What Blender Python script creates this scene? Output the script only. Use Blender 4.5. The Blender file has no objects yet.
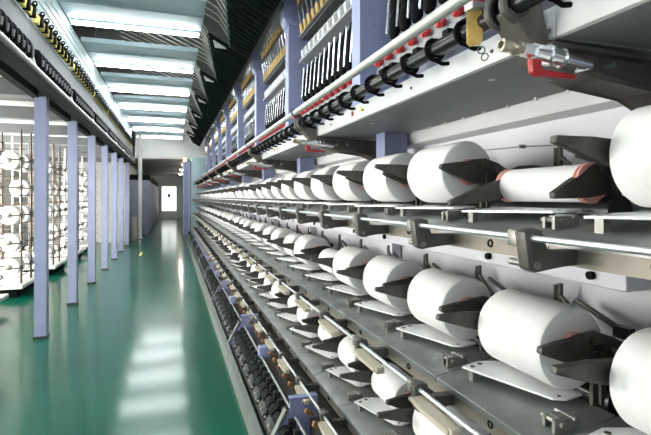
import bpy, bmesh, math, random
from mathutils import Vector, Matrix
random.seed(7)
H = 1.6                      # eye height; shapes below are written relative to it
PITCH = 0.516                # spacing of winding positions
BAY = 4 * PITCH
Y0 = 0.966                   # near end of the bay whose post stands beside the valve
TIER = -0.556
sc = bpy.context.scene
col = sc.collection

# ------------------------------------------------------------------ materials
def mat(name, base, rough=0.5, metal=0.0, noise=0.0, scale=8.0, bump=0.0, bscale=60.0, emit=None, strength=0.0, stretch=None, spec=0.5):
    m = bpy.data.materials.new(name); m.use_nodes = True
    nt = m.node_tree; b = nt.nodes['Principled BSDF']
    b.inputs['Base Color'].default_value = (*base, 1)
    b.inputs['Roughness'].default_value = rough
    b.inputs['Metallic'].default_value = metal
    b.inputs['Specular IOR Level'].default_value = spec
    tc = nt.nodes.new('ShaderNodeTexCoord')
    src = tc.outputs['Object']
    if stretch:
        mp = nt.nodes.new('ShaderNodeMapping'); mp.inputs['Scale'].default_value = stretch
        nt.links.new(src, mp.inputs['Vector']); src = mp.outputs['Vector']
    if noise:
        n = nt.nodes.new('ShaderNodeTexNoise'); n.inputs['Scale'].default_value = scale; n.inputs['Detail'].default_value = 4
        nt.links.new(src, n.inputs['Vector'])
        r = nt.nodes.new('ShaderNodeValToRGB')
        r.color_ramp.elements[0].position = 0.3; r.color_ramp.elements[1].position = 0.7
        r.color_ramp.elements[0].color = (*[max(0, c * (1 - noise)) for c in base], 1)
        r.color_ramp.elements[1].color = (*[min(1, c * (1 + noise)) for c in base], 1)
        nt.links.new(n.outputs['Fac'], r.inputs['Fac']); nt.links.new(r.outputs['Color'], b.inputs['Base Color'])
    if bump:
        n2 = nt.nodes.new('ShaderNodeTexNoise'); n2.inputs['Scale'].default_value = bscale
        nt.links.new(src, n2.inputs['Vector'])
        bp = nt.nodes.new('ShaderNodeBump'); bp.inputs['Strength'].default_value = bump; bp.inputs['Distance'].default_value = 0.01
        nt.links.new(n2.outputs['Fac'], bp.inputs['Height']); nt.links.new(bp.outputs['Normal'], b.inputs['Normal'])
    if emit:
        b.inputs['Emission Color'].default_value = (*emit, 1); b.inputs['Emission Strength'].default_value = strength
    return m

M = dict(
    yarn=mat('white yarn', (0.80, 0.795, 0.78), 0.85, noise=0.03, scale=6, bump=0.15, bscale=120, stretch=(1, 6, 1)),
    tube=mat('pink paper tube', (0.72, 0.36, 0.30), 0.6, noise=0.1),
    arm=mat('olive grey cast metal', (0.068, 0.065, 0.056), 0.5, 0.4, noise=0.25, scale=20, bump=0.1),
    darkmetal=mat('dark casting', (0.082, 0.078, 0.070), 0.45, 0.4, noise=0.2, scale=14, bump=0.1),
    steel=mat('worn sheet steel', (0.21, 0.22, 0.215), 0.36, 0.6, noise=0.22, scale=9, bump=0.03, bscale=40),
    beam=mat('tan grey beam', (0.20, 0.18, 0.15), 0.5, 0.5, noise=0.2, scale=7, stretch=(1, .3, 1)),
    chrome=mat('polished rod', (0.80, 0.82, 0.83), 0.2, 0.9, noise=0.03),
    rail=mat('pale enamelled tube', (0.48, 0.49, 0.46), 0.35, 0.3, noise=0.05),
    rodsteel=mat('brushed rod', (0.58, 0.61, 0.62), 0.38, 0.8, noise=0.05),
    lavbacklit=mat('lavender paint lightened for backlight', (0.33, 0.37, 0.54), 0.5, noise=0.05, scale=5),  # lighter copy of the lavender, with the columns' backlight put into the colour
    slate=mat('slate grey fascia', (0.13, 0.14, 0.145), 0.55, noise=0.08),
    channel=mat('grey green channel', (0.15, 0.175, 0.155), 0.45, 0.3, noise=0.15, scale=6),
    hinge=mat('grey zinc hinge', (0.22, 0.22, 0.20), 0.4, 0.6, noise=0.2, scale=20),
    tray=mat('white tray sheet', (0.70, 0.71, 0.715), 0.4, 0.1, noise=0.03),
    white=mat('white enamelled panel', (0.62, 0.63, 0.635), 0.45, noise=0.025, scale=3),
    palepanel=mat('pale lilac white panel', (0.66, 0.66, 0.71), 0.5, noise=0.03, scale=3),
    lav=mat('lavender paint', (0.24, 0.27, 0.43), 0.5, noise=0.05, scale=5),
    black=mat('black plastic', (0.005, 0.005, 0.006), 0.75, noise=0.2, scale=20, spec=0.1),
    shaft=mat('black shaft', (0.03, 0.03, 0.032), 0.25, 0.5, noise=0.2, scale=10),
    darkgreen=mat('dark green black plate', (0.005, 0.010, 0.009), 0.8, 0.0, noise=0.3, scale=12, spec=0.08),
    red=mat('red plastic', (0.46, 0.022, 0.028), 0.4, noise=0.08),
    tan=mat('tan ceramic guide', (0.62, 0.42, 0.14), 0.5, noise=0.15),
    yellow=mat('yellow plastic', (0.80, 0.70, 0.16), 0.5, noise=0.1),
    brown=mat('orange brown spring', (0.20, 0.10, 0.04), 0.5, 0.2, noise=0.3, scale=30),
    cream=mat('cream moulded guide', (0.46, 0.42, 0.32), 0.5, noise=0.06),
    tag=mat('ochre cardboard tag', (0.55, 0.36, 0.09), 0.7, noise=0.2, scale=25),
    grey=mat('mid grey paint', (0.25, 0.265, 0.27), 0.5, noise=0.08),
    greybrown=mat('grey brown soffit', (0.28, 0.26, 0.24), 0.7, noise=0.1, scale=2),
    board=mat('pale blue reflector board', (0.40, 0.53, 0.57), 0.5, noise=0.02),
    tubelight=mat('fluorescent tube', (1, 1, 1), 0.5, emit=(0.97, 1.0, 1.0), strength=22.0),
    daylight=mat('frosted pane lit by daylight', (0.9, 0.9, 0.88), 0.6, emit=(1.0, 0.97, 0.92), strength=8.0),
    passlight=mat('lit diffuser', (1, 1, 1), 0.5, emit=(1.0, 0.90, 0.78), strength=60.0),
    doorlight=mat('door pane with daylight behind', (0.9, 0.9, 0.88), 0.6, emit=(0.95, 1.0, 0.95), strength=0.8),
    soffit=mat('dull grey deck underside', (0.12, 0.115, 0.10), 0.6, noise=0.2, scale=4),
    motor=mat('oily dark motor casing', (0.022, 0.026, 0.024), 0.5, 0.2, noise=0.4, scale=25),
    casting=mat('brown grey casting', (0.115, 0.105, 0.09), 0.45, 0.3, noise=0.2, scale=14, bump=0.1),
    brass=mat('dull nickel brass', (0.52, 0.47, 0.36), 0.3, 0.8, noise=0.1),
    amber=mat('amber lamp', (1, .5, .1), 0.4, emit=(1, .55, .15), strength=4.0),
    wallpaint=mat('off white wall paint', (0.72, 0.73, 0.72), 0.7, noise=0.04, scale=2),
    ceilpaint=mat('grey ceiling', (0.30, 0.285, 0.265), 0.8, noise=0.12, scale=2),
    pole=mat('brown grey creel pole', (0.12, 0.10, 0.08), 0.4, 0.5, noise=0.1),
    creelwhite=mat('white creel steel', (0.80, 0.80, 0.76), 0.45, noise=0.03),
    cabinet=mat('blue grey cabinet', (0.24, 0.25, 0.32), 0.5, noise=0.1, scale=4),
)
# packages: fine helical winding as bump on the yarn
def floor_material():
    m = bpy.data.materials.new('green epoxy floor'); m.use_nodes = True
    nt = m.node_tree; b = nt.nodes['Principled BSDF']
    tc = nt.nodes.new('ShaderNodeTexCoord')
    n = nt.nodes.new('ShaderNodeTexNoise'); n.inputs['Scale'].default_value = 0.9; n.inputs['Detail'].default_value = 5
    nt.links.new(tc.outputs['Object'], n.inputs['Vector'])
    r = nt.nodes.new('ShaderNodeValToRGB')
    r.color_ramp.elements[0].position = 0.3; r.color_ramp.elements[0].color = (0.0, 0.070, 0.040, 1)
    r.color_ramp.elements[1].position = 0.75; r.color_ramp.elements[1].color = (0.0005, 0.108, 0.064, 1)
    nt.links.new(n.outputs['Fac'], r.inputs['Fac']); nt.links.new(r.outputs['Color'], b.inputs['Base Color'])
    n2 = nt.nodes.new('ShaderNodeTexNoise'); n2.inputs['Scale'].default_value = 3; n2.inputs['Detail'].default_value = 6
    nt.links.new(tc.outputs['Object'], n2.inputs['Vector'])
    r2 = nt.nodes.new('ShaderNodeMapRange'); r2.inputs['To Min'].default_value = 0.277; r2.inputs['To Max'].default_value = 0.285
    nt.links.new(n2.outputs['Fac'], r2.inputs['Value']); nt.links.new(r2.outputs['Result'], b.inputs['Roughness'])
    b.inputs['IOR'].default_value = 1.4; b.inputs['Specular IOR Level'].default_value = 0.12; b.inputs['Coat Weight'].default_value = 0.55; b.inputs['Coat Roughness'].default_value = 0.11; b.inputs['Coat IOR'].default_value = 1.4
    return m
M['floor'] = floor_material()

# ------------------------------------------------------------------ mesh builder
class MB:
    def __init__(s, lift=H): s.bm = bmesh.new(); s.lift = lift
    def poly_prism(s, pts, vec):
        v0 = [s.bm.verts.new(p) for p in pts]
        v1 = [s.bm.verts.new(Vector(p) + Vector(vec)) for p in pts]
        n = len(pts)
        s.bm.faces.new(v0); s.bm.faces.new(v1[::-1])
        for i in range(n): s.bm.faces.new((v0[i], v1[i], v1[(i+1) % n], v0[(i+1) % n]))
        return s
    def box(s, x0, x1, y0, y1, z0, z1, bev=0):
        before = set(s.bm.verts)
        s.poly_prism([(x0,y0,z0),(x1,y0,z0),(x1,y1,z0),(x0,y1,z0)], (0,0,z1-z0))
        if bev:
            es = [e for e in s.bm.edges if e.verts[0] not in before]
            bmesh.ops.bevel(s.bm, geom=es, offset=bev, segments=2, affect='EDGES', profile=0.5)
        return s
    def xz(s, pts, y0, y1, bev=0):
        before = set(s.bm.verts)
        s.poly_prism([(x, y0, z) for x, z in pts], (0, y1-y0, 0))
        if bev:
            es = [e for e in s.bm.edges if e.verts[0] not in before]
            bmesh.ops.bevel(s.bm, geom=es, offset=bev, segments=2, affect='EDGES', profile=0.5)
        return s
    def cyl(s, p0, p1, r0, r1=None, seg=12):
        r1 = r0 if r1 is None else r1
        p0, p1 = Vector(p0), Vector(p1); d = (p1-p0).normalized()
        a = d.orthogonal().normalized(); b = d.cross(a)
        A = [s.bm.verts.new(p0 + (a*math.cos(t)+b*math.sin(t))*r0) for t in [2*math.pi*i/seg for i in range(seg)]]
        B = [s.bm.verts.new(p1 + (a*math.cos(t)+b*math.sin(t))*r1) for t in [2*math.pi*i/seg for i in range(seg)]]
        for i in range(seg): s.bm.faces.new((A[i], A[(i+1)%seg], B[(i+1)%seg], B[i]))
        s.bm.faces.new(A[::-1]); s.bm.faces.new(B)
        return s
    def lathe(s, prof, c, axis, seg=32, closed=False):
        c = Vector(c); d = Vector(axis).normalized(); a = d.orthogonal().normalized(); b = d.cross(a)
        rings = []
        for r, h in prof:
            rings.append([s.bm.verts.new(c + d*h + (a*math.cos(2*math.pi*i/seg)+b*math.sin(2*math.pi*i/seg))*r) for i in range(seg)])
        n = len(rings)
        for k in range(n if closed else n-1):
            A, B = rings[k], rings[(k+1) % n]
            for i in range(seg): s.bm.faces.new((A[i], A[(i+1)%seg], B[(i+1)%seg], B[i]))
        if not closed: s.bm.faces.new(rings[0][::-1]); s.bm.faces.new(rings[-1])
        return s
    def torus(s, c, axis, R, r, seg=16, sub=6):
        return s.lathe([(R + r*math.cos(2*math.pi*i/sub), r*math.sin(2*math.pi*i/sub)) for i in range(sub)], c, axis, seg, True)
    def path(s, pts, r, seg=8):
        for p, q in zip(pts, pts[1:]): s.cyl(p, q, r, seg=seg)
        return s
    def build(s, name, m, parent=None, loc=None):
        bm = s.bm
        if s.lift:
            for v in bm.verts: v.co.z += s.lift
        if loc is not None:
            for v in bm.verts: v.co -= Vector(loc)
        bmesh.ops.recalc_face_normals(bm, faces=bm.faces[:])
        me = bpy.data.meshes.new(name); bm.to_mesh(me); bm.free()
        for p in me.polygons: p.use_smooth = True
        me.set_sharp_from_angle(angle=math.radians(35))
        me.materials.append(m if not isinstance(m, str) else M[m])
        o = bpy.data.objects.new(name, me); col.objects.link(o)
        if parent: o.parent = parent
        if loc is not None: o.location = loc
        return o

def tag(o, label, cat, group=None, kind=None):
    o['label'] = label; o['category'] = cat
    if group: o['group'] = group
    if kind: o['kind'] = kind
    return o
def empty(name, loc=(0,0,0)):
    o = bpy.data.objects.new(name, None); col.objects.link(o); o.location = loc; o.empty_display_size = 0.1
    return o
KIDS = {}
def copy_tree(o, parent=None):
    c = o.copy(); col.objects.link(c)
    if parent: c.parent = parent
    for ch in o.children: copy_tree(ch, c)
    return c
def struct(o):
    o['kind'] = 'structure'; return o
ONES = 'zeroth first second third fourth fifth sixth seventh eighth ninth tenth eleventh twelfth thirteenth fourteenth fifteenth sixteenth seventeenth eighteenth nineteenth twentieth'.split()
TENS = {20: 'twenty', 30: 'thirty', 40: 'forty'}
def nth(n):
    if n <= 20: return ONES[n]
    if n % 10 == 0: return {30: 'thirtieth', 40: 'fortieth'}[n]
    return TENS[n // 10 * 10] + '-' + ONES[n % 10]

# ------------------------------------------------------------------ room shell
struct(MB(0).box(-4.7, 4.0, -5, 37, -0.1, 0).build('floor', 'floor'))
struct(MB(0).box(-4.7, 4.0, -5, 37, 4.75, 4.85).build('ceiling', 'ceilpaint'))
struct(MB(0).box(4.0, 4.1, -5, 37, 0, 4.75).build('wall_right', 'wallpaint'))
# end of hall: header over the passage and white wall beside it
struct(MB().box(-4.6, -1.45, 17.9, 18.05, -1.6, 3.15).build('wall_partition', 'wallpaint'))
struct(MB().box(-1.45, 3.99, 20.75, 20.9, 1.62, 3.15).build('wall_header', 'wallpaint'))
struct(MB().box(-1.6, 1.2, 20.9, 35.9, 1.55, 1.7).build('ceiling_passage', 'greybrown'))
struct(MB().box(-4.6, 3.99, 36, 36.1, -1.6, 3.15).build('wall_end', 'wallpaint'))
d = struct(MB().box(-0.75, 0.35, 35.9, 35.99, -1.6, 0.85).build('door_1', 'creelwhite'))
MB().box(-0.69, -0.22, 35.86, 35.9, -1.0, 0.75).box(-0.18, 0.29, 35.86, 35.9, -1.0, 0.75).build('pane', 'doorlight', d)
MB().box(-0.3, -0.1, 35.84, 35.86, -0.02, 0.22).build('door_sign', 'grey', d)
# outer wall on the creel side with tall frosted windows
WX = -4.6
w = MB().box(WX-0.1, WX, -5, 37, -1.6, -1.2).box(WX-0.1, WX, -5, 37, 1.35, 3.15)
ys = [2.0 + 2.6*i for i in range(5)]
edges = [-5] + sum([[y, y+2.3] for y in ys], []) + [37]
for i in range(0, len(edges), 2): w.box(WX-0.1, WX, edges[i], edges[i+1], -1.2, 1.35)
struct(w.build('wall_left', 'wallpaint'))
for i, y in enumerate(ys):
    f = MB()
    f.box(WX-0.08, WX-0.02, y, y+0.06, -1.2, 1.35).box(WX-0.08, WX-0.02, y+2.24, y+2.3, -1.2, 1.35)
    f.box(WX-0.08, WX-0.02, y+1.12, y+1.18, -1.2, 1.35)
    f.box(WX-0.08, WX-0.02, y, y+2.3, -1.2, -1.14).box(WX-0.08, WX-0.02, y, y+2.3, 1.29, 1.35).box(WX-0.08, WX-0.02, y, y+2.3, 0.3, 0.35)
    fo = struct(f.build('window_%d' % (i+1), 'creelwhite'))
    MB().box(WX-0.07, WX-0.05, y+0.05, y+2.25, -1.15, 1.3).build('pane', 'daylight', fo)
# short floor marking of yellow tape
tag(MB(0).poly_prism([(-0.86,13.6,0.001),(-0.80,13.6,0.001),(-0.80,14.4,0.001),(-0.86,14.4,0.001)], (0,0,0.002)).build('floor_tape', 'yellow'),
    'short strip of yellow tape stuck on the green floor', 'tape')

# ------------------------------------------------------------------ winding machine section
RX, RZ = 1.24, -0.045            # drive roller axis
def hub_of(r): return RX - 0.568*(r+0.05), RZ + 0.824*(r+0.05)
HX, HZ = hub_of(0.127)
def blade(tip, lift):
    # pointed lever beside the end face, from the tip in front back to the pivot
    return [(-tip, lift), (-tip+0.004, lift+0.018), (-tip*0.55, lift*0.6+0.03), (-0.03, 0.036), (0.0, 0.05), (0.06, 0.055), (0.12, 0.035),
            (0.19, 0.0), (0.20, -0.05), (0.15, -0.07), (0.07, -0.045), (0.02, -0.048), (-0.03, -0.035), (-tip*0.6, lift*0.5-0.018)]
def make_section():
    root = empty('winding_section')
    # posts, upper back plate
    p = MB().box(1.225, 1.24, -0.075, 0.075, 0.536, 2.0).box(1.24, 1.60, -0.075, -0.06, 0.536, 1.98).box(1.24, 1.60, 0.06, 0.075, 0.536, 1.98)
    MB().box(1.48, 1.55, -0.05, 0.05, -1.6, 0.415).build('frame_leg', 'palepanel', root)
    MB().box(1.29, 1.45, -0.33, -0.20, 0.10, 0.416).build('duct_hanger', 'lav', root)
    post = p.build('post', 'lav', root)
    MB().xz([(1.17, 2.22), (1.17, 1.97), (1.21, 1.90), (1.42, 1.90), (1.42, 2.22)], -0.10, 0.10, 0.006).build('post_cap', 'lav', post)
    b = MB()
    for z in (1.7, 1.45, 1.2, 0.95, 0.75):
        for x in (1.33, 1.46): b.cyl((x, -0.085, z), (x, -0.075, z), 0.010, seg=8)
    b.build('bolt', 'grey', post)
    MB().box(1.60, 1.62, 0, BAY, 0.536, 2.3).build('upper_back_panel', 'cabinet', root)
    MB().box(1.56, 1.58, 0.006, BAY-0.006, -1.55, 0.33).build('back_panel', 'palepanel', root)
    MB().xz([(1.53, 0.33), (1.49, 0.345), (1.47, 0.40), (1.47, 0.416), (1.56, 0.416), (1.58, 0.33)], 0.004, BAY-0.004).build('upper_trim', 'white', root)
    MB().path([(1.545, 0.30, 0.20), (1.548, 0.80, 0.235), (1.548, 1.40, 0.255), (1.55, 1.95, 0.24)], 0.0025, 6).cyl((1.53, 0.8, 0.235), (1.56, 0.8, 0.235), 0.009, seg=8).cyl((1.53, 1.5, 0.255), (1.56, 1.5, 0.255), 0.009, seg=8).build('panel_wire', 'grey', root)
    # white duct above the top tier
    d = MB().xz([(0.95, 0.418), (0.95, 0.50), (1.02, 0.535), (1.50, 0.535), (1.50, 0.418)], 0.0, BAY-0.003, 0.004).build('duct', 'white', root)
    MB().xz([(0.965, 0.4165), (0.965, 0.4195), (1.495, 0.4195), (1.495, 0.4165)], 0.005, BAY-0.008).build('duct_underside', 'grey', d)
    hs_ = MB()
    for j in range(12): hs_.box(1.44, 1.452, 0.09+0.17*j, 0.10+0.17*j, 0.405, 0.417)
    for y in (0.42, 1.45): hs_.cyl((1.08, y, 0.4155), (1.08, y, 0.4175), 0.012, seg=12)
    hs_.build('fastener', 'tray', d)
    sc_ = MB()
    for j in range(4):
        sc_.cyl((0.951, 0.25+PITCH*j, 0.455), (0.945, 0.25+PITCH*j, 0.455), 0.006, seg=8)
    sc_.build('screw', 'darkmetal', d)
    MB().box(0.944, 0.951, 1.42, 1.44, 0.447, 0.472).build('red_sticker', 'red', d)
    MB().box(0.944, 0.951, 1.30, 1.32, 0.452, 0.477).build('yellow_sticker', 'yellow', d)
    # dark casting that carries shaft and duct
    br = MB().xz([(0.86, 0.535), (0.93, 0.53), (0.94, 0.41), (1.38, 0.405), (1.50, 0.37), (1.52, 0.20), (1.45, 0.18), (1.41, 0.265), (1.32, 0.315), (1.02, 0.335), (0.93, 0.36), (0.87, 0.43), (0.82, 0.48)], 0.02, 0.10, 0.008)
    br.xz([(0.935, 0.403), (0.93, 0.392), (1.28, 0.385), (1.28, 0.397)], -0.01, 0.13)
    br.torus((0.85, 0.03, 0.50), (0,1,0), 0.038, 0.012, 20, 8).torus((0.85, 0.09, 0.50), (0,1,0), 0.038, 0.012, 20, 8)
    br.xz([(1.04, 0.350), (1.10, 0.338), (1.32, 0.322), (1.42, 0.265), (1.41, 0.250), (1.31, 0.303), (1.10, 0.320), (1.04, 0.335)], 0.0, 0.12, 0.006)
    brk = br.build('duct_bracket', 'casting', root)
    bb = MB()
    for x, z in ((0.99, 0.375), (1.16, 0.365), (1.08, 0.36), (0.95, 0.44)): bb.cyl((x, 0.005, z), (x, 0.02, z), 0.009, seg=6)
    bb.build('bolt', 'chrome', brk)
    # air valve with red lever pointing to the aisle
    X = lambda x: x-0.105
    v = MB().cyl((X(1.05), -0.02, 0.357), (X(0.965), -0.02, 0.365), 0.022, seg=16).cyl((X(1.01), -0.02, 0.361), (X(1.02), -0.02, 0.360), 0.027, seg=16)
    v.cyl((X(1.16), -0.01, 0.350), (X(1.05), -0.02, 0.357), 0.014, seg=12).cyl((X(0.965), -0.02, 0.365), (X(0.93), -0.02, 0.368), 0.018, seg=6)
    v.cyl((X(1.15), -0.02, 0.35), (X(1.15), 0.03, 0.35), 0.014, seg=10).torus((X(1.055), -0.02, 0.357), (1,0,-.08), 0.020, 0.006, 16, 6)
    va = v.build('valve_body', 'chrome', root)
    MB().lathe([(0.013, 0), (0.018, 0.01), (0.018, 0.02), (0.013, 0.03), (0.016, 0.045), (0.016, 0.06), (0.010, 0.061), (0.010, 0.03)], (X(0.93), -0.02, 0.368), (-1, 0, 0.08), 16).build('nozzle', 'brass', va)
    MB().xz([(X(0.955), 0.345), (X(0.985), 0.345), (X(0.983), 0.318), (X(1.09), 0.316), (X(1.10), 0.306), (X(0.97), 0.304), (X(0.958), 0.312)], -0.030, -0.012, 0.002).build('valve_lever', 'red', va)
    # yarn path rails with their twelve positions
    pos = [0.14 + 0.142*i for i in range(12)]
    kr = MB().box(1.24, 1.36, 0.09, BAY-0.32, 0.76, 0.81, 0.004).build('knob_rail', 'grey', root)
    for y in pos:
        MB().cyl((1.25, y, 0.85), (1.22, y, 0.842), 0.024, 0.030, 12).cyl((1.22, y, 0.842), (1.205, y, 0.84), 0.026, 0.018, 12).build('knob', 'red', kr)
    MB().box(1.26, 1.36, 0.09, BAY-0.32, 0.81, 0.90).build('spindle_plinth', 'grey', kr)
    for y in pos:
        MB().box(1.20, 1.24, y+0.03, y+0.08, 0.745, 0.775).build('yarn_clip', 'black', kr)
    sr = MB().box(1.40, 1.48, 0.09, BAY-0.32, 1.40, 1.43).box(1.36, 1.42, 0.09, BAY-0.32, 1.00, 1.03).build('spindle_rail', 'grey', root)
    for y in pos:
        MB().lathe([(0.024, 0), (0.038, 0.03), (0.038, 0.12), (0.026, 0.14), (0.036, 0.17), (0.036, 0.29), (0.022, 0.33), (0.014, 0.38)], (1.34, y, 1.01), (0.06, 0, 1), 12).build('spindle', 'black', sr)
        MB().cyl((1.315, y+0.06, 1.05), (1.34, y+0.06, 1.38), 0.008, seg=8).build('spindle_guide', 'chrome', sr)
    pr = MB().xz([(1.28, 1.42), (1.28, 1.445), (1.46, 1.45), (1.46, 1.42)], 0.09, BAY-0.32).build('tension_rail', 'grey', root)
    for y in pos:
        MB().xz([(1.305, 1.445), (1.295, 1.54), (1.32, 1.58), (1.35, 1.58), (1.36, 1.445)], y-0.022, y+0.022, 0.004).build('tension_pad', 'tray', pr)
    for z, x in ((1.76, 1.30), (2.06, 1.27)):
        gr = MB().box(x, x+0.12, 0.09, BAY-0.32, z-0.09, z-0.02).box(x-0.02, x+0.0, 0.09, BAY-0.32, z-0.07, z-0.05).build('guide_rail', 'darkmetal', root)
        for y in pos:
            g = MB().cyl((x+0.01, y, z-0.04), (x-0.01, y, z+0.06), 0.026, 0.020, 10).build('yarn_guide', 'tan', gr)
            MB().cyl((x-0.01, y+0.005, z+0.06), (x-0.035, y+0.01, z+0.21), 0.007, seg=6).build('guide_tube', 'chrome', gr)
    # overhead cooling plate leaning over the aisle, with pale yarn tubes beyond it
    def cz(x): return 2.02 + (1.04-x)/0.59*0.32
    cp = MB()
    poly = [(1.04, -0.33), (0.49, -0.33), (0.80, 1.70), (1.04, 1.70)]
    cp.poly_prism([(x, y, cz(x)) for x, y in poly], (0, 0, 0.04))
    for i in range(14):
        y = -0.26 + 0.14*i
        xl = 0.49 + (y+0.33)/2.03*0.31
        cp.cyl((1.03, y, cz(1.03)-0.012), (xl+0.01, y, cz(xl)-0.012), 0.022, seg=8)
    cpo = cp.build('cooling_plate', 'darkgreen', root)
    MB().poly_prism([(0.56, -0.34, cz(0.56)-0.05), (0.74, -0.34, cz(0.74)-0.05), (0.60, -0.12, cz(0.60)-0.05)], (0, 0, 0.02)).build('plate_gusset', 'rail', cpo)
    MB().cyl((1.05, -0.33, 2.05), (1.05, 1.70, 2.05), 0.022, seg=10).build('plate_hinge', 'darkgreen', cpo)
    for i in range(10):
        y = -0.25 + 0.20*i
        xl = 0.49 + (y+0.33)/2.03*0.31
        MB().path([(xl+0.04, y, cz(xl)), (xl-0.17, y-0.22, cz(xl)+0.20), (xl-1.4, y-1.45, cz(xl)+0.34)], 0.0075, 6).build('yarn_tube', 'creelwhite', cpo)
    MB().path([(0.48, -0.30, cz(.48)), (0.79, 1.70, cz(.79))], 0.008, 6).build('tube_bar', 'chrome', cpo)
    # three tiers
    for t in range(3):
        dz = TIER*t
        for j in range(4):
            yc = 0.271 + PITCH*j
            a, c = yc-PITCH/2+0.002, yc+PITCH/2-0.002
            tp = MB().xz([(0.919, -0.106+dz), (0.924, -0.102+dz), (1.18, -0.056+dz), (1.18, -0.060+dz), (0.927, -0.106+dz), (0.927, -0.125+dz), (0.919, -0.125+dz)], a, c).build('table_plate', 'steel', root)
            hy = yc - 0.235
            h = MB().box(0.985, 1.07, hy, hy+0.010, -0.088+dz, -0.052+dz).box(0.995, 1.07, hy+0.045, hy+0.055, -0.088+dz, -0.056+dz)
            h.cyl((1.005, hy-0.012, -0.064+dz), (1.005, hy+0.065, -0.064+dz), 0.008, seg=8).cyl((1.05, hy-0.01, -0.056+dz), (1.05, hy+0.06, -0.056+dz), 0.008, seg=8)
            h.box(1.01, 1.075, hy+0.012, hy+0.044, -0.070+dz, -0.052+dz)
            h.build('tray_hinge', 'hinge', tp)
            def tz(x): return -0.054 + (x-0.985)*0.06 + dz
            tr = MB().poly_prism([(x, yc+y, tz(x)) for x, y in ((0.982, 0.185), (1.075, -0.135), (1.105, -0.155), (1.172, -0.15), (1.172, 0.15), (1.06, 0.20))], (0, 0, 0.007)).build('tray', 'tray', root)
            MB().cyl((1.012, yc+0.165, -0.049+dz), (1.012, yc+0.165, -0.0435+dz), 0.009, seg=10).cyl((1.05, yc+0.175, -0.046+dz), (1.05, yc+0.175, -0.0415+dz), 0.009, seg=10).cyl((1.10, yc-0.135, -0.043+dz), (1.10, yc-0.135, -0.0385+dz), 0.006, seg=10).build('tray_bolt', 'darkmetal', tr)
            MB().box(0.995, 1.015, yc+0.14, yc+0.165, -0.090+dz, -0.052+dz).build('tray_support', 'hinge', tr)
            # cradle: hub location is the package axis
            cr = MB(0)
            cr.box(0.03, 0.055, -0.190, -0.178, -0.165, 0.0).box(0.045, 0.065, -0.205, -0.195, -0.15, 0.0)
            cr.cyl((0.185, -0.20, -0.03), (0.185, 0.20, -0.03), 0.016, seg=10)
            cr.box(0.17, 0.20, -0.22, -0.17, -0.19, -0.02)
            cr.xz([(0.07,0.02),(0.22,-0.03),(0.22,-0.19),(0.09,-0.19),(0.12,-0.08)], -0.235, -0.215)
            cro = cr.build('cradle', 'arm', root); cro.location = (HX, yc, HZ+H+dz)
            cro['slot'] = '%d_%d' % (t, j)
            MB(0).xz(blade(0.15, 0.01), -0.182, -0.160, 0.004).cyl((0,-0.17,0),(0,-0.15,0),0.034,seg=14).cyl((0.04,-0.19,0.03),(0.04,-0.18,0.03),0.012,seg=8).build('cradle_arm', 'arm', cro)
            MB(0).xz(blade(0.27, 0.03), 0.160, 0.182, 0.004).cyl((0,0.15,0),(0,0.17,0),0.034,seg=14).build('cradle_arm', 'arm', cro)
            MB(0).cyl((0.043,-0.196,-0.07),(0.043,-0.190,-0.07),0.010,seg=10).build('cradle_bolt', 'chrome', cro)
            # rod support bracket at the seam
            yb = yc + PITCH/2 - 0.07
            if j < 4:
                rb = MB().xz([(0.772, -0.082+dz), (0.80, -0.072+dz), (0.825, -0.078+dz), (0.835, -0.128+dz), (0.93, -0.128+dz), (0.93, -0.165+dz), (0.835, -0.168+dz), (0.805, -0.178+dz), (0.785, -0.168+dz)], yb-0.035, yb+0.0, 0.004)
                rbo = rb.build('rod_bracket', 'darkmetal', root)
                MB().xz([(0.780, -0.078+dz), (0.812, -0.076+dz), (0.812, -0.115+dz), (0.780, -0.118+dz)], yb+0.0, yb+0.035, 0.004).cyl((0.805, yb-0.042, -0.160+dz), (0.805, yb+0.05, -0.160+dz), 0.009, seg=10).build('rod_clamp', 'hinge', rbo)
            if t > 0:
                cg = MB().poly_prism([(0.755, yb-0.26, -0.118+dz), (0.80, yb-0.26, -0.118+dz), (0.81, yb-0.10, -0.112+dz), (0.80, yb-0.045, -0.11+dz), (0.755, yb-0.045, -0.11+dz), (0.748, yb-0.12, -0.113+dz)], (0,0,-0.016)).build('yarn_catcher', 'cream', root)
                MB().box(0.76, 0.795, yb-0.275, yb-0.25, -0.14+dz, -0.115+dz, 0.003).build('catcher_tip', 'cream', cg)
        for j in range(4):
            yc = 0.271 + PITCH*j + 0.23
            g = MB().box(1.47, 1.485, yc, yc+0.015, 0.0+dz, 0.21+dz).box(1.475, 1.49, yc+0.03, yc+0.04, 0.0+dz, 0.20+dz)
            g.cyl((1.47, yc-0.08, 0.16+dz), (1.47, yc-0.26, 0.10+dz), 0.010, seg=8).box(1.46, 1.49, yc-0.3, yc-0.24, 0.07+dz, 0.11+dz)
            g.cyl((1.475, yc, 0.16+dz), (1.475, yc-0.10, 0.08+dz), 0.009, seg=8)
            g.build('traverse_guide', 'darkmetal', root)
        bm_ = MB().box(0.928, 0.955, 0.0, BAY-0.004, -0.170+dz, -0.112+dz).box(0.955, 1.0, 0.0, BAY-0.004, -0.170+dz, -0.162+dz).build('front_beam', 'beam', root)
        hl = MB()
        for j in range(4): hl.torus((0.927, 0.23+PITCH*j, -0.142+dz), (1,0,0), 0.010, 0.003, 12, 6)
        hl.build('beam_grommet', 'black', bm_)
        MB().cyl((RX, 0.05, RZ+dz), (RX, BAY-0.05, RZ+dz), 0.05, seg=20).build('drive_roller', 'shaft', root)
        MB().box(1.20, 1.56, 0.05, BAY-0.05, -0.135+dz, -0.10+dz).build('roller_tray', 'darkmetal', root)
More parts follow.
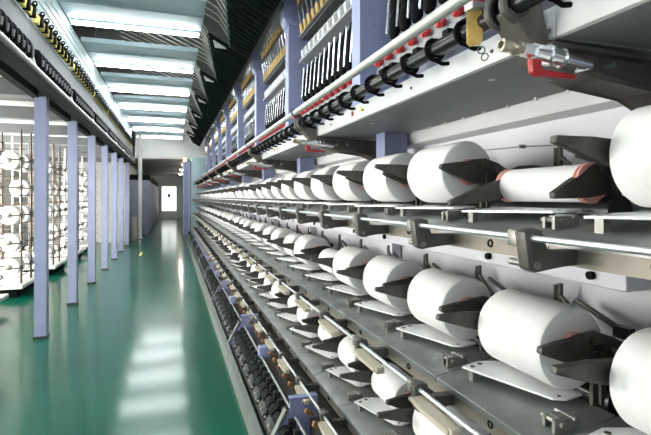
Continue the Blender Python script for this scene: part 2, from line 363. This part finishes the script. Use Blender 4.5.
        MB().xz([(1.30, -0.29+dz), (1.30, -0.20+dz), (1.34, -0.16+dz), (1.54, -0.16+dz), (1.54, -0.29+dz)], 0.08, BAY-0.02, 0.012).build('suction_duct', 'palepanel', root)
        for j in range(4):
            MB().cyl((1.305, 0.20+PITCH*j, -0.255+dz), (1.285, 0.20+PITCH*j, -0.255+dz), 0.014, seg=10).build('black_plug', 'black', root)
        sp = MB()
        for y in (0.12, 1.10): sp.xz([(0.96, -0.165+dz), (1.54, -0.165+dz), (1.54, -0.235+dz), (1.1, -0.20+dz), (0.96, -0.18+dz)], y, y+0.03)
        sp.build('table_support', 'grey', root)
    # drive bank along the floor
    ch = MB().xz([(0.490, -1.6), (0.503, -1.495), (0.545, -1.49), (0.545, -1.50), (0.512, -1.505), (0.505, -1.6)], 0, BAY-0.004).build('floor_channel', 'channel', root)
    pl = MB().xz([(0.85, -1.22), (0.675, -1.22), (0.675, -1.29), (0.545, -1.50), (0.56, -1.58), (0.85, -1.58)], -0.30, -0.285)
    pl.box(0.675, 0.85, -0.30, -0.25, -1.225, -1.218)
    pl.build('end_plate', 'lav', root)
    MB().poly_prism([(0.66, -0.31, -1.285), (0.545, -0.31, -1.495), (0.535, -0.31, -1.49), (0.65, -0.31, -1.275)], (0, 0.05, 0)).build('plate_edge', 'channel', root)
    MB().xz([(0.69, -1.25), (0.69, -1.34), (0.79, -1.34), (0.79, -1.25)], 0.80, 0.88, 0.004).build('drive_cover', 'lav', root)
    for i in range(16):
        y = -0.20 + 0.126*i
        e = 0.016 if i % 2 else 0.0
        mo = MB().xz([(0.58, -1.49), (0.57+e, -1.462-e), (0.61+e, -1.425), (0.625, -1.45), (0.69, -1.45), (0.69, -1.49)], y, y+0.10, 0.005)
        mo.cyl((0.645, y+0.012, -1.408), (0.645, y+0.088, -1.408), 0.034, seg=12).cyl((0.645, y+0.03, -1.408), (0.645, y+0.04, -1.408), 0.042, seg=12).cyl((0.645, y+0.06, -1.408), (0.645, y+0.07, -1.408), 0.042, seg=12)
        mo.box(0.66, 0.70, y+0.03, y+0.06, -1.45, -1.33)
        mob = mo.build('drive_motor', 'motor', root)
        MB().cyl((0.583, y+0.046, -1.44), (0.572, y+0.046, -1.431), 0.009, seg=8).build('motor_cap', 'grey', mob)
    MB().box(0.57, 0.72, -0.22, BAY-0.32, -1.53, -1.49).build('motor_shelf', 'darkmetal', root)
    MB().box(0.80, 0.86, 0, BAY-0.004, -1.6, -1.35).box(0.86, 1.54, 0, BAY-0.004, -1.6, -1.38).build('plinth', 'darkmetal', root)
    MB().cyl((0.705, -0.2, -1.325), (0.705, BAY-0.32, -1.325), 0.008, seg=8).build('bank_rod', 'grey', root)
    for i in range(12):
        y = 0.05 + 0.164*i
        s_ = MB()
        for q in range(3): s_.torus((0.755+0.012*q, y, -1.268-0.008*q), (1, 0.2, -0.6), 0.013, 0.0045, 10, 5)
        s_.cyl((0.75, y, -1.265), (0.80, y, -1.30), 0.009, seg=6).build('tension_spring', 'brown', root)
    return root

proto = make_section()
NSEC = 9
sections = {}
for s in range(-1, NSEC):
    r = proto if s == -1 else copy_tree(proto)
    r.location = (0, Y0 + BAY*s, 0)
    sections[s] = r
    where = ('first winding machine section beside the camera, cut off by the frame edge' if s == -1 else
             'second winding machine section, with the large red-levered valve at its near post' if s == 0 else
             '%s three-tier winding machine section from the camera, behind a lavender post' % nth(s+2))
    tag(r, where, 'winding machine', 'sections of the yarn winding machine')

# ------------------------------------------------------------------ yarn packages in the machine
def make_package(r, name='yarn_package', half=0.148, tube_r=0.050):
    o = MB(0).lathe([(tube_r-0.003, -half+0.006), (r-0.022, -half), (r-0.006, -half+0.004), (r, -half+0.014), (r, half-0.014), (r-0.006, half-0.004), (r-0.022, half), (tube_r-0.003, half-0.006)], (0,0,0), (0,1,0), 48).build(name, 'yarn')
    MB(0).lathe([(tube_r-0.012, -half-0.010), (tube_r, -half-0.012), (tube_r+0.003, -half-0.004), (tube_r, -half+0.008), (tube_r, half-0.008), (tube_r+0.003, half+0.004), (tube_r, half+0.012), (tube_r-0.012, half+0.010)], (0,0,0), (0,1,0), 28).build('tube', 'tube', o)
    return o
def make_slim():
    o = MB(0).lathe([(0.05, -0.163), (0.056, -0.163), (0.058, -0.158), (0.058, 0.158), (0.056, 0.163), (0.05, 0.163)], (0,0,0), (0,1,0), 48).build('yarn_package', 'yarn')
    t = MB(0)
    for q in (-1, 1):
        t.lathe([(0.045, q*0.160), (0.060, q*0.160), (0.060, q*0.166), (0.056, q*0.167), (0.056, q*0.171), (0.061, q*0.172), (0.061, q*0.180), (0.045, q*0.180)], (0,0,0), (0,1,0), 40)
    t.lathe([(0.047, -0.178), (0.047, 0.178)], (0,0,0), (0,1,0), 32)
    t.build('tube', 'tube', o)
    return o
cache = {}
def package(r):
    k = round(r, 3)
    if k not in cache:
        cache[k] = make_package(r); return cache[k]
    return copy_tree(cache[k])
def cradle_of(s, t, j):
    for c in sections[s].children:
        if c.get('slot') == '%d_%d' % (t, j): return c
tiers = ('upper', 'middle', 'lowest')
for t in range(3):
    seen = 0
    for k in range(-1, NSEC*4):
        if t == 2 and k < 1: continue
        s, j = (k // 4, k % 4)
        r = 0.127
        if t == 0 and k == 0: r = 0.055
        elif t == 1 and k == 4: r = 0.088
        elif t == 2: r = (0.120, 0.110, 0.095, 0.104, 0.09, 0.112, 0.085)[k % 7]
        elif k > 5: r = (0.127, 0.120, 0.124, 0.112)[(k*7+t) % 4]
        hx, hz = hub_of(r)
        o = make_slim() if r == 0.055 else package(r)
        o.location = (hx, Y0 + BAY*s + 0.271 + PITCH*j, hz + H + TIER*t)
        c = cradle_of(s, t, j)
        c.location = (hx, c.location.y, hz + H + TIER*t)
        if r == 0.055: c.rotation_euler.y = math.radians(-22)
        seen += 1
        if k == -1: lab = 'big white yarn package cut off by the frame edge on the %s tier' % tiers[t]
        elif t == 0 and k == 0: lab = 'slim white yarn package showing its pink tube between full packages, upper tier'
        elif t == 0: lab = '%s full white yarn package beyond the slim pink-tubed one on the upper tier' % nth(k)
        elif t == 1 and k == 4: lab = 'small half-wound white yarn package among full ones on the middle tier'
        elif t == 1: lab = '%s whole white yarn package from the camera along the middle tier' % nth(k+1)
        else: lab = '%s white yarn package from the camera along the lowest tier' % nth(seen)
        tag(o, lab, 'yarn package', 'yarn packages on the %s winding tier' % tiers[t])
for s in sections.values():
    for c in s.children:
        if 'slot' in c: del c['slot']

# ------------------------------------------------------------------ long continuous bars of the machine
YA, YB = Y0 - 0.9, Y0 + BAY*NSEC - 0.02
for t in range(3):
    o = MB().cyl((0.795, YA, -0.096+TIER*t), (0.795, YB, -0.096+TIER*t), 0.0075, seg=12).build('steel_rod', 'rodsteel')
    tag(o, 'long thin polished rod running in front of the %s tier of packages' % tiers[t], 'rod', 'rods along the winding tiers')
rail = MB().cyl((0.80, YA, 0.576), (0.80, YB, 0.576), 0.019, seg=16).build('handrail', 'rail')
tag(rail, 'long pale round handrail above the black shaft of the machine', 'rail')
for s in range(-1, NSEC):
    y = Y0 + BAY*s + 0.06
    if y > YA: MB().cyl((0.80, y, 0.576), (0.85, y, 0.535), 0.012, seg=8).torus((0.80, y, 0.576), (0,1,0), 0.023, 0.006, 14, 6).build('rail_clamp', 'darkmetal', rail)
sh = MB().cyl((0.85, YA, 0.50), (0.85, YB, 0.50), 0.026, seg=16).build('drive_shaft', 'shaft')
tag(sh, 'long glossy black shaft with clip rings running beneath the pale handrail', 'shaft')
ring0 = None
for i in range(100):
    y = 0.70 + 0.172*i
    if ring0 is None:
        m = MB(0).torus((0, 0, 0), (0,1,0), 0.034, 0.0075, 16, 6).path([(0.0,0,-0.032),(0.03,0.0,-0.044),(0.055,0,-0.04)], 0.007, 6)
        ring0 = m.build('clip_ring', 'black', sh); ring0.location = (0.85, y, 0.50+H)
    else:
        c = ring0.copy(); col.objects.link(c); c.parent = sh; c.location = (0.85, y, 0.50+H)
tg = MB().poly_prism([(0.80, 1.135, 0.535), (0.835, 1.115, 0.535), (0.838, 1.113, 0.45), (0.832, 1.116, 0.435), (0.808, 1.13, 0.43), (0.80, 1.135, 0.44)], (0.003, 0.006, 0)).build('cardboard_tag', 'tag')
tag(tg, 'ochre cardboard tag hanging from the black shaft beside the clamp', 'tag')
MB().box(0.797, 0.842, 1.105, 1.145, 0.53, 0.552, 0.004).build('clip', 'rail', tg)
MB().torus((0.83, 1.11, 0.415), (0.5,1,0), 0.010, 0.002, 12, 5).torus((0.838, 1.105, 0.395), (1,0.6,0), 0.010, 0.002, 12, 5).build('wire_hook', 'darkmetal', tg)

# ------------------------------------------------------------------ headstock at the far end
hs = empty('machine_headstock', (0.9, YB+0.3, 0))
tag(hs, 'tall pale lavender cabinet closing the far end of the winding machine', 'machine cabinet')
def under(o, root):
    o.parent = root; o.matrix_parent_inverse = Matrix.Translation(-Vector(root.location)); return o
under(MB().box(0.42, 0.72, YB+0.06, YB+1.2, -1.6, 1.45, 0.02).build('column_cabinet', 'lav'), hs)
under(MB().box(0.725, 1.6, YB+0.10, YB+1.2, -1.6, 1.62, 0.02).build('main_cabinet', 'board'), hs)
under(MB().box(0.44, 0.46, YB+0.03, YB+0.06, -1.5, 1.40).box(0.66, 0.68, YB+0.03, YB+0.06, -1.5, 1.40).build('corner_strip', 'white'), hs)
under(MB().cyl((0.50, YB+0.5, 1.45), (0.50, YB+0.5, 1.60), 0.06, seg=14).build('signal_lamp', 'amber'), hs)

# ------------------------------------------------------------------ ceiling lights
def make_light():
    root = empty('ceiling_light')
    zb = 2.38 + H
    MB(0).poly_prism([(-1.31, -1.15, zb), (0.40, -1.15, zb), (0.40, 0.10, zb), (-1.31, 0.10, zb)], (0,0,0.03)).build('reflector_board', 'board', root)
    MB(0).box(-1.31, 0.40, -0.60, -0.57, zb-0.012, zb).box(-1.31, 0.40, -1.16, -1.13, zb-0.02, zb+0.05).build('board_rib', 'board', root)
    f = MB(0).box(-1.29, 0.38, -0.03, 0.05, zb-0.03, zb-0.001).build('light_housing', 'board', root)
    for y in (-0.012, 0.034):
        MB(0).cyl((-1.27, y, zb-0.047), (0.36, y, zb-0.047), 0.019, seg=8).build('fluorescent_tube', 'tubelight', f)
    MB(0).cyl((-1.2, -0.5, zb+0.03), (-1.2, -0.5, 4.75), 0.008, seg=6).cyl((0.3, -0.5, zb+0.03), (0.3, -0.5, 4.75), 0.008, seg=6).build('hanger_rod', 'grey', root)
    return root
lp = make_light()
for k in range(-4, 7):
    o = lp if k == -4 else copy_tree(lp)
    o.location = (0, 6.94 + 2.07*k, 0)
    tag(o, 'fluorescent light with pale board overhead, closer than the first one in view' if k < 0 else
        '%s fluorescent light with pale board seen over the green aisle' % nth(k+1), 'ceiling light', 'fluorescent lights over the aisle' if k >= 0 else 'lights overhead before the first in view')

# ------------------------------------------------------------------ opposite gantry on columns
GP = 1.75
def make_gantry():
    root = empty('creel_gantry')
    c = MB().box(-1.47, -1.35, -0.06, 0.06, -1.59, 1.13).build('column', 'lavbacklit', root)
    MB().box(-1.48, -1.34, -0.07, 0.07, -1.6, -1.57).build('foot_plate', 'darkmetal', c)
    MB().box(-4.55, -1.30, -0.09, 0.09, 1.13, 1.30).build('cross_beam', 'slate', root)
    MB().box(-4.55, -1.30, -0.498*GP, 0.498*GP, 1.30, 1.36).build('deck', 'soffit', root)
    dp = MB().box(-4.5, -1.6, 0.40, 0.52, 1.25, 1.298).box(-4.5, -1.6, -0.52, -0.40, 1.25, 1.298).build('deck_panel', 'wallpaint', root)
    MB().box(-1.50, -1.42, -0.498*GP, 0.498*GP, 1.12, 1.22).box(-1.30, -1.22, -0.498*GP, 0.498*GP, 1.10, 1.17).build('edge_rail', 'darkgreen', root)
    MB().cyl((-1.235, -0.5*GP, 1.215), (-1.235, 0.5*GP, 1.215), 0.033, seg=12).build('tube_rail', 'rail', root)
    MB().box(-1.31, -1.275, -0.498*GP, 0.498*GP, 1.17, 1.33).build('lower_fascia', 'tray', root)
    MB().box(-1.33, -1.295, -0.498*GP, 0.498*GP, 1.33, 1.70).build('fascia_panel', 'slate', root)
    MB().box(-1.36, -1.33, -0.498*GP, 0.498*GP, 1.70, 2.38).build('upper_fascia', 'board', root)
    st = MB()
    for z in (1.95, 2.05, 2.15, 2.25): st.cyl((-1.325, -0.5*GP, z), (-1.325, 0.5*GP, z), 0.008, seg=6)
    st.build('yarn_tube', 'tray', root)
    MB().cyl((-1.235, 0.8, 1.215), (-1.275, 0.8, 1.36), 0.018, seg=8).build('rail_bracket', 'tray', root)
    for i in range(11):
        y = -0.80 + 0.14*i
        m = MB().xz([(-1.225, 1.29), (-1.225, 1.40), (-1.245, 1.45), (-1.29, 1.46), (-1.29, 1.29)], y, y+0.075, 0.006).build('yarn_sensor', 'black', root)
        MB().cyl((-1.222, y+0.04, 1.30), (-1.215, y+0.04, 1.36), 0.012, seg=6).build('sensor_lens', 'grey', m)
    for i in range(9):
        y = -0.82 + 0.185*i
        g = MB().xz([(-1.255, 1.71), (-1.245, 1.79), (-1.29, 1.81), (-1.295, 1.71)], y, y+0.085, 0.006).build('thread_brake', 'yellow', root)
        MB().torus((-1.235, y+0.10, 1.83), (0.5, 1, 0), 0.024, 0.008, 10, 5).box(-1.29, -1.23, y+0.09, y+0.14, 1.71, 1.83).build('brake_loop', 'black', g)
    return root
gp = make_gantry()
for k in range(-4, 7):
    o = gp if k == -4 else copy_tree(gp)
    o.location = (0, 6.04 + GP*k, 0)
    tag(o, ('%s lavender column in view with its stretch of overhead gantry at the aisle' % nth(k+1)) if k >= 0 else
        'gantry stretch with black sensors overhead, %s one before the first column in view' % nth(-k), 'gantry', 'gantry bays over the creel' if k >= 0 else 'gantry bays before the first column')

# ------------------------------------------------------------------ yarn creels behind the columns
LEV = [-1.15, -0.75, -0.30, 0.15, 0.60]
def make_creel():
    root = empty('yarn_creel')
    MB().box(-3.9, -2.25, -0.75, 0.75, -1.46, -1.40, 0.008).build('base_tray', 'creelwhite', root)
    MB().box(-3.8, -2.35, -0.65, 0.65, -1.6, -1.46).build('plinth', 'black', root)
    for x in (-2.32, -2.75, -3.2):
        for y in (-0.55, 0.0, 0.55):
            MB().cyl((x, y, -1.40), (x, y, 1.10), 0.017, seg=8).build('pole', 'pole' if y <= 0 else 'creelwhite', root)
    for z in LEV:
        for y in (-0.55, 0.55):
            MB().cyl((-3.3, y, z+0.17), (-2.25, y, z+0.17), 0.010, seg=6).build('cross_rod', 'pole', root)
        for x in (-2.32, -2.75):
            MB().cyl((x, -0.7, z-0.12), (x, 0.7, z-0.12), 0.009, seg=6).build('side_rod', 'pole', root)
            for y in (-0.55, 0.0, 0.55):
                MB().torus((x+0.02, y-0.03, z+0.02), (0.2, 1, 0), 0.032, 0.009, 10, 6).cyl((x+0.02, y-0.05, z), (x-0.16, y-0.05, z), 0.013, seg=6).cyl((x, y, z-0.03), (x, y, z+0.04), 0.024, seg=8).build('peg', 'darkmetal', root)
    return root
cp_ = make_creel()
pk = MB(0).lathe([(0.035, -0.15), (0.145, -0.15), (0.155, -0.14), (0.155, 0.14), (0.145, 0.15), (0.035, 0.15)], (0,0,0), (0,1,0), 32).build('creel_package', 'yarn')
MB(0).lathe([(0.03, -0.165), (0.045, -0.16), (0.045, 0.16), (0.03, 0.165)], (0,0,0), (0,1,0), 16).build('tube', 'hinge', pk)
first = True
levname = ('bottom', 'second', 'middle', 'fourth', 'top')
CN = 5
for k in range(-1, CN):
    o = cp_ if k == -1 else copy_tree(cp_)
    cy = 7.1 + 2.15*k
    o.location = (0, cy, 0)
    tag(o, ('%s yarn creel rack in view behind the lavender columns' % nth(k+2)), 'yarn rack', 'yarn creels beside the aisle')
    for li, z in enumerate(LEV):
        for pi, (dx, dy) in enumerate(((-2.53, -0.28), (-2.53, 0.28))):
            if (li*3 + pi + k) % 5 == 0: continue
            p = pk if first else copy_tree(pk)
            first = False
            p.location = (dx, cy+dy, z+H)
            tag(p, 'white yarn package at the %s end of the %s level in the %s creel rack' % (('near', 'far')[pi], levname[li], nth(k+2)), 'yarn package', 'white packages on the creel racks')

# ------------------------------------------------------------------ far passage
tag(MB().cyl((-1.15, 19.0, -1.6), (-1.15, 19.0, 3.15), 0.07, seg=14).torus((-1.15,19.0,-1.56),(0,0,1),0.08,0.03,14,6).build('support_pipe', 'creelwhite'),
    'slim white pipe standing floor to ceiling at the end of the columns', 'pipe')
for i, y in enumerate((21.2, 24.6, 28.0, 31.4)):
    c = empty('machine_cabinet', (-1.4, y+1.5, 0))
    tag(c, '%s dark blue grey machine cabinet along the far passage' % nth(i+1), 'cabinet', 'cabinets in the far passage')
    under(MB().box(-1.92, -0.95, y, y+3.2, -1.6, 0.72, 0.02).build('body', 'cabinet'), c)
    under(MB().box(-0.95, -0.93, y+0.1, y+1.55, -1.45, 0.6).box(-0.95, -0.93, y+1.65, y+3.1, -1.45, 0.6).build('door', 'cabinet'), c)
    under(MB().box(-1.90, -0.9, y+0.02, y+3.18, 0.72, 0.95).build('top_cover', 'darkgreen'), c)
struct(MB().box(-2.1, -1.95, 18.05, 35.99, -1.6, 3.15).build('wall_passage_left', 'wallpaint'))
struct(MB().box(0.85, 1.0, 20.95, 36, -1.6, 1.55).build('wall_passage_right', 'wallpaint'))
tag(MB().box(-1.42, -1.20, 18.2, 18.6, -1.6, -0.75, 0.02).build('waste_bin', 'greybrown'), 'grey brown bin standing on the floor by the white pipe', 'bin')

for i, y in enumerate((22.5, 27.0, 31.5)):  # row of lamps added to brighten the passage, styled on its warm dots
    l = MB().cyl((0.55, y, 1.50), (0.55, y, 1.55), 0.14, seg=20).build('ceiling_light', 'white')
    tag(l, '%s small round warm lamp added on the low ceiling of the far passage' % nth(i+1), 'ceiling light', 'added lamps in the far passage')
    MB().lathe([(0.12, 0), (0.10, -0.04), (0.05, -0.06)], (0.55, y, 1.50), (0,0,1), 16).build('diffuser', 'passlight', l)

# ------------------------------------------------------------------ light, camera
wd = bpy.data.worlds.new('World'); sc.world = wd; wd.use_nodes = True
wd.node_tree.nodes['Background'].inputs['Color'].default_value = (0.90, 0.95, 1.0, 1)
wd.node_tree.nodes['Background'].inputs['Strength'].default_value = 0.8
cam = bpy.data.cameras.new('camera'); co = bpy.data.objects.new('camera', cam); col.objects.link(co)
F = 465.0
cam.lens = F/651*36; cam.sensor_width = 36; cam.sensor_fit = 'HORIZONTAL'
cam.shift_y = -20.5/651
cam.clip_start = 0.05; cam.clip_end = 200
co.location = (0, 0, H)
co.rotation_euler = (math.pi/2, 0, -math.atan(153.5/F))
sc.camera = co
vs = sc.view_settings
vs.view_transform = 'Standard'; vs.look = 'None'; vs.gamma = 1; vs.use_curve_mapping = False
vs.exposure = 1.18
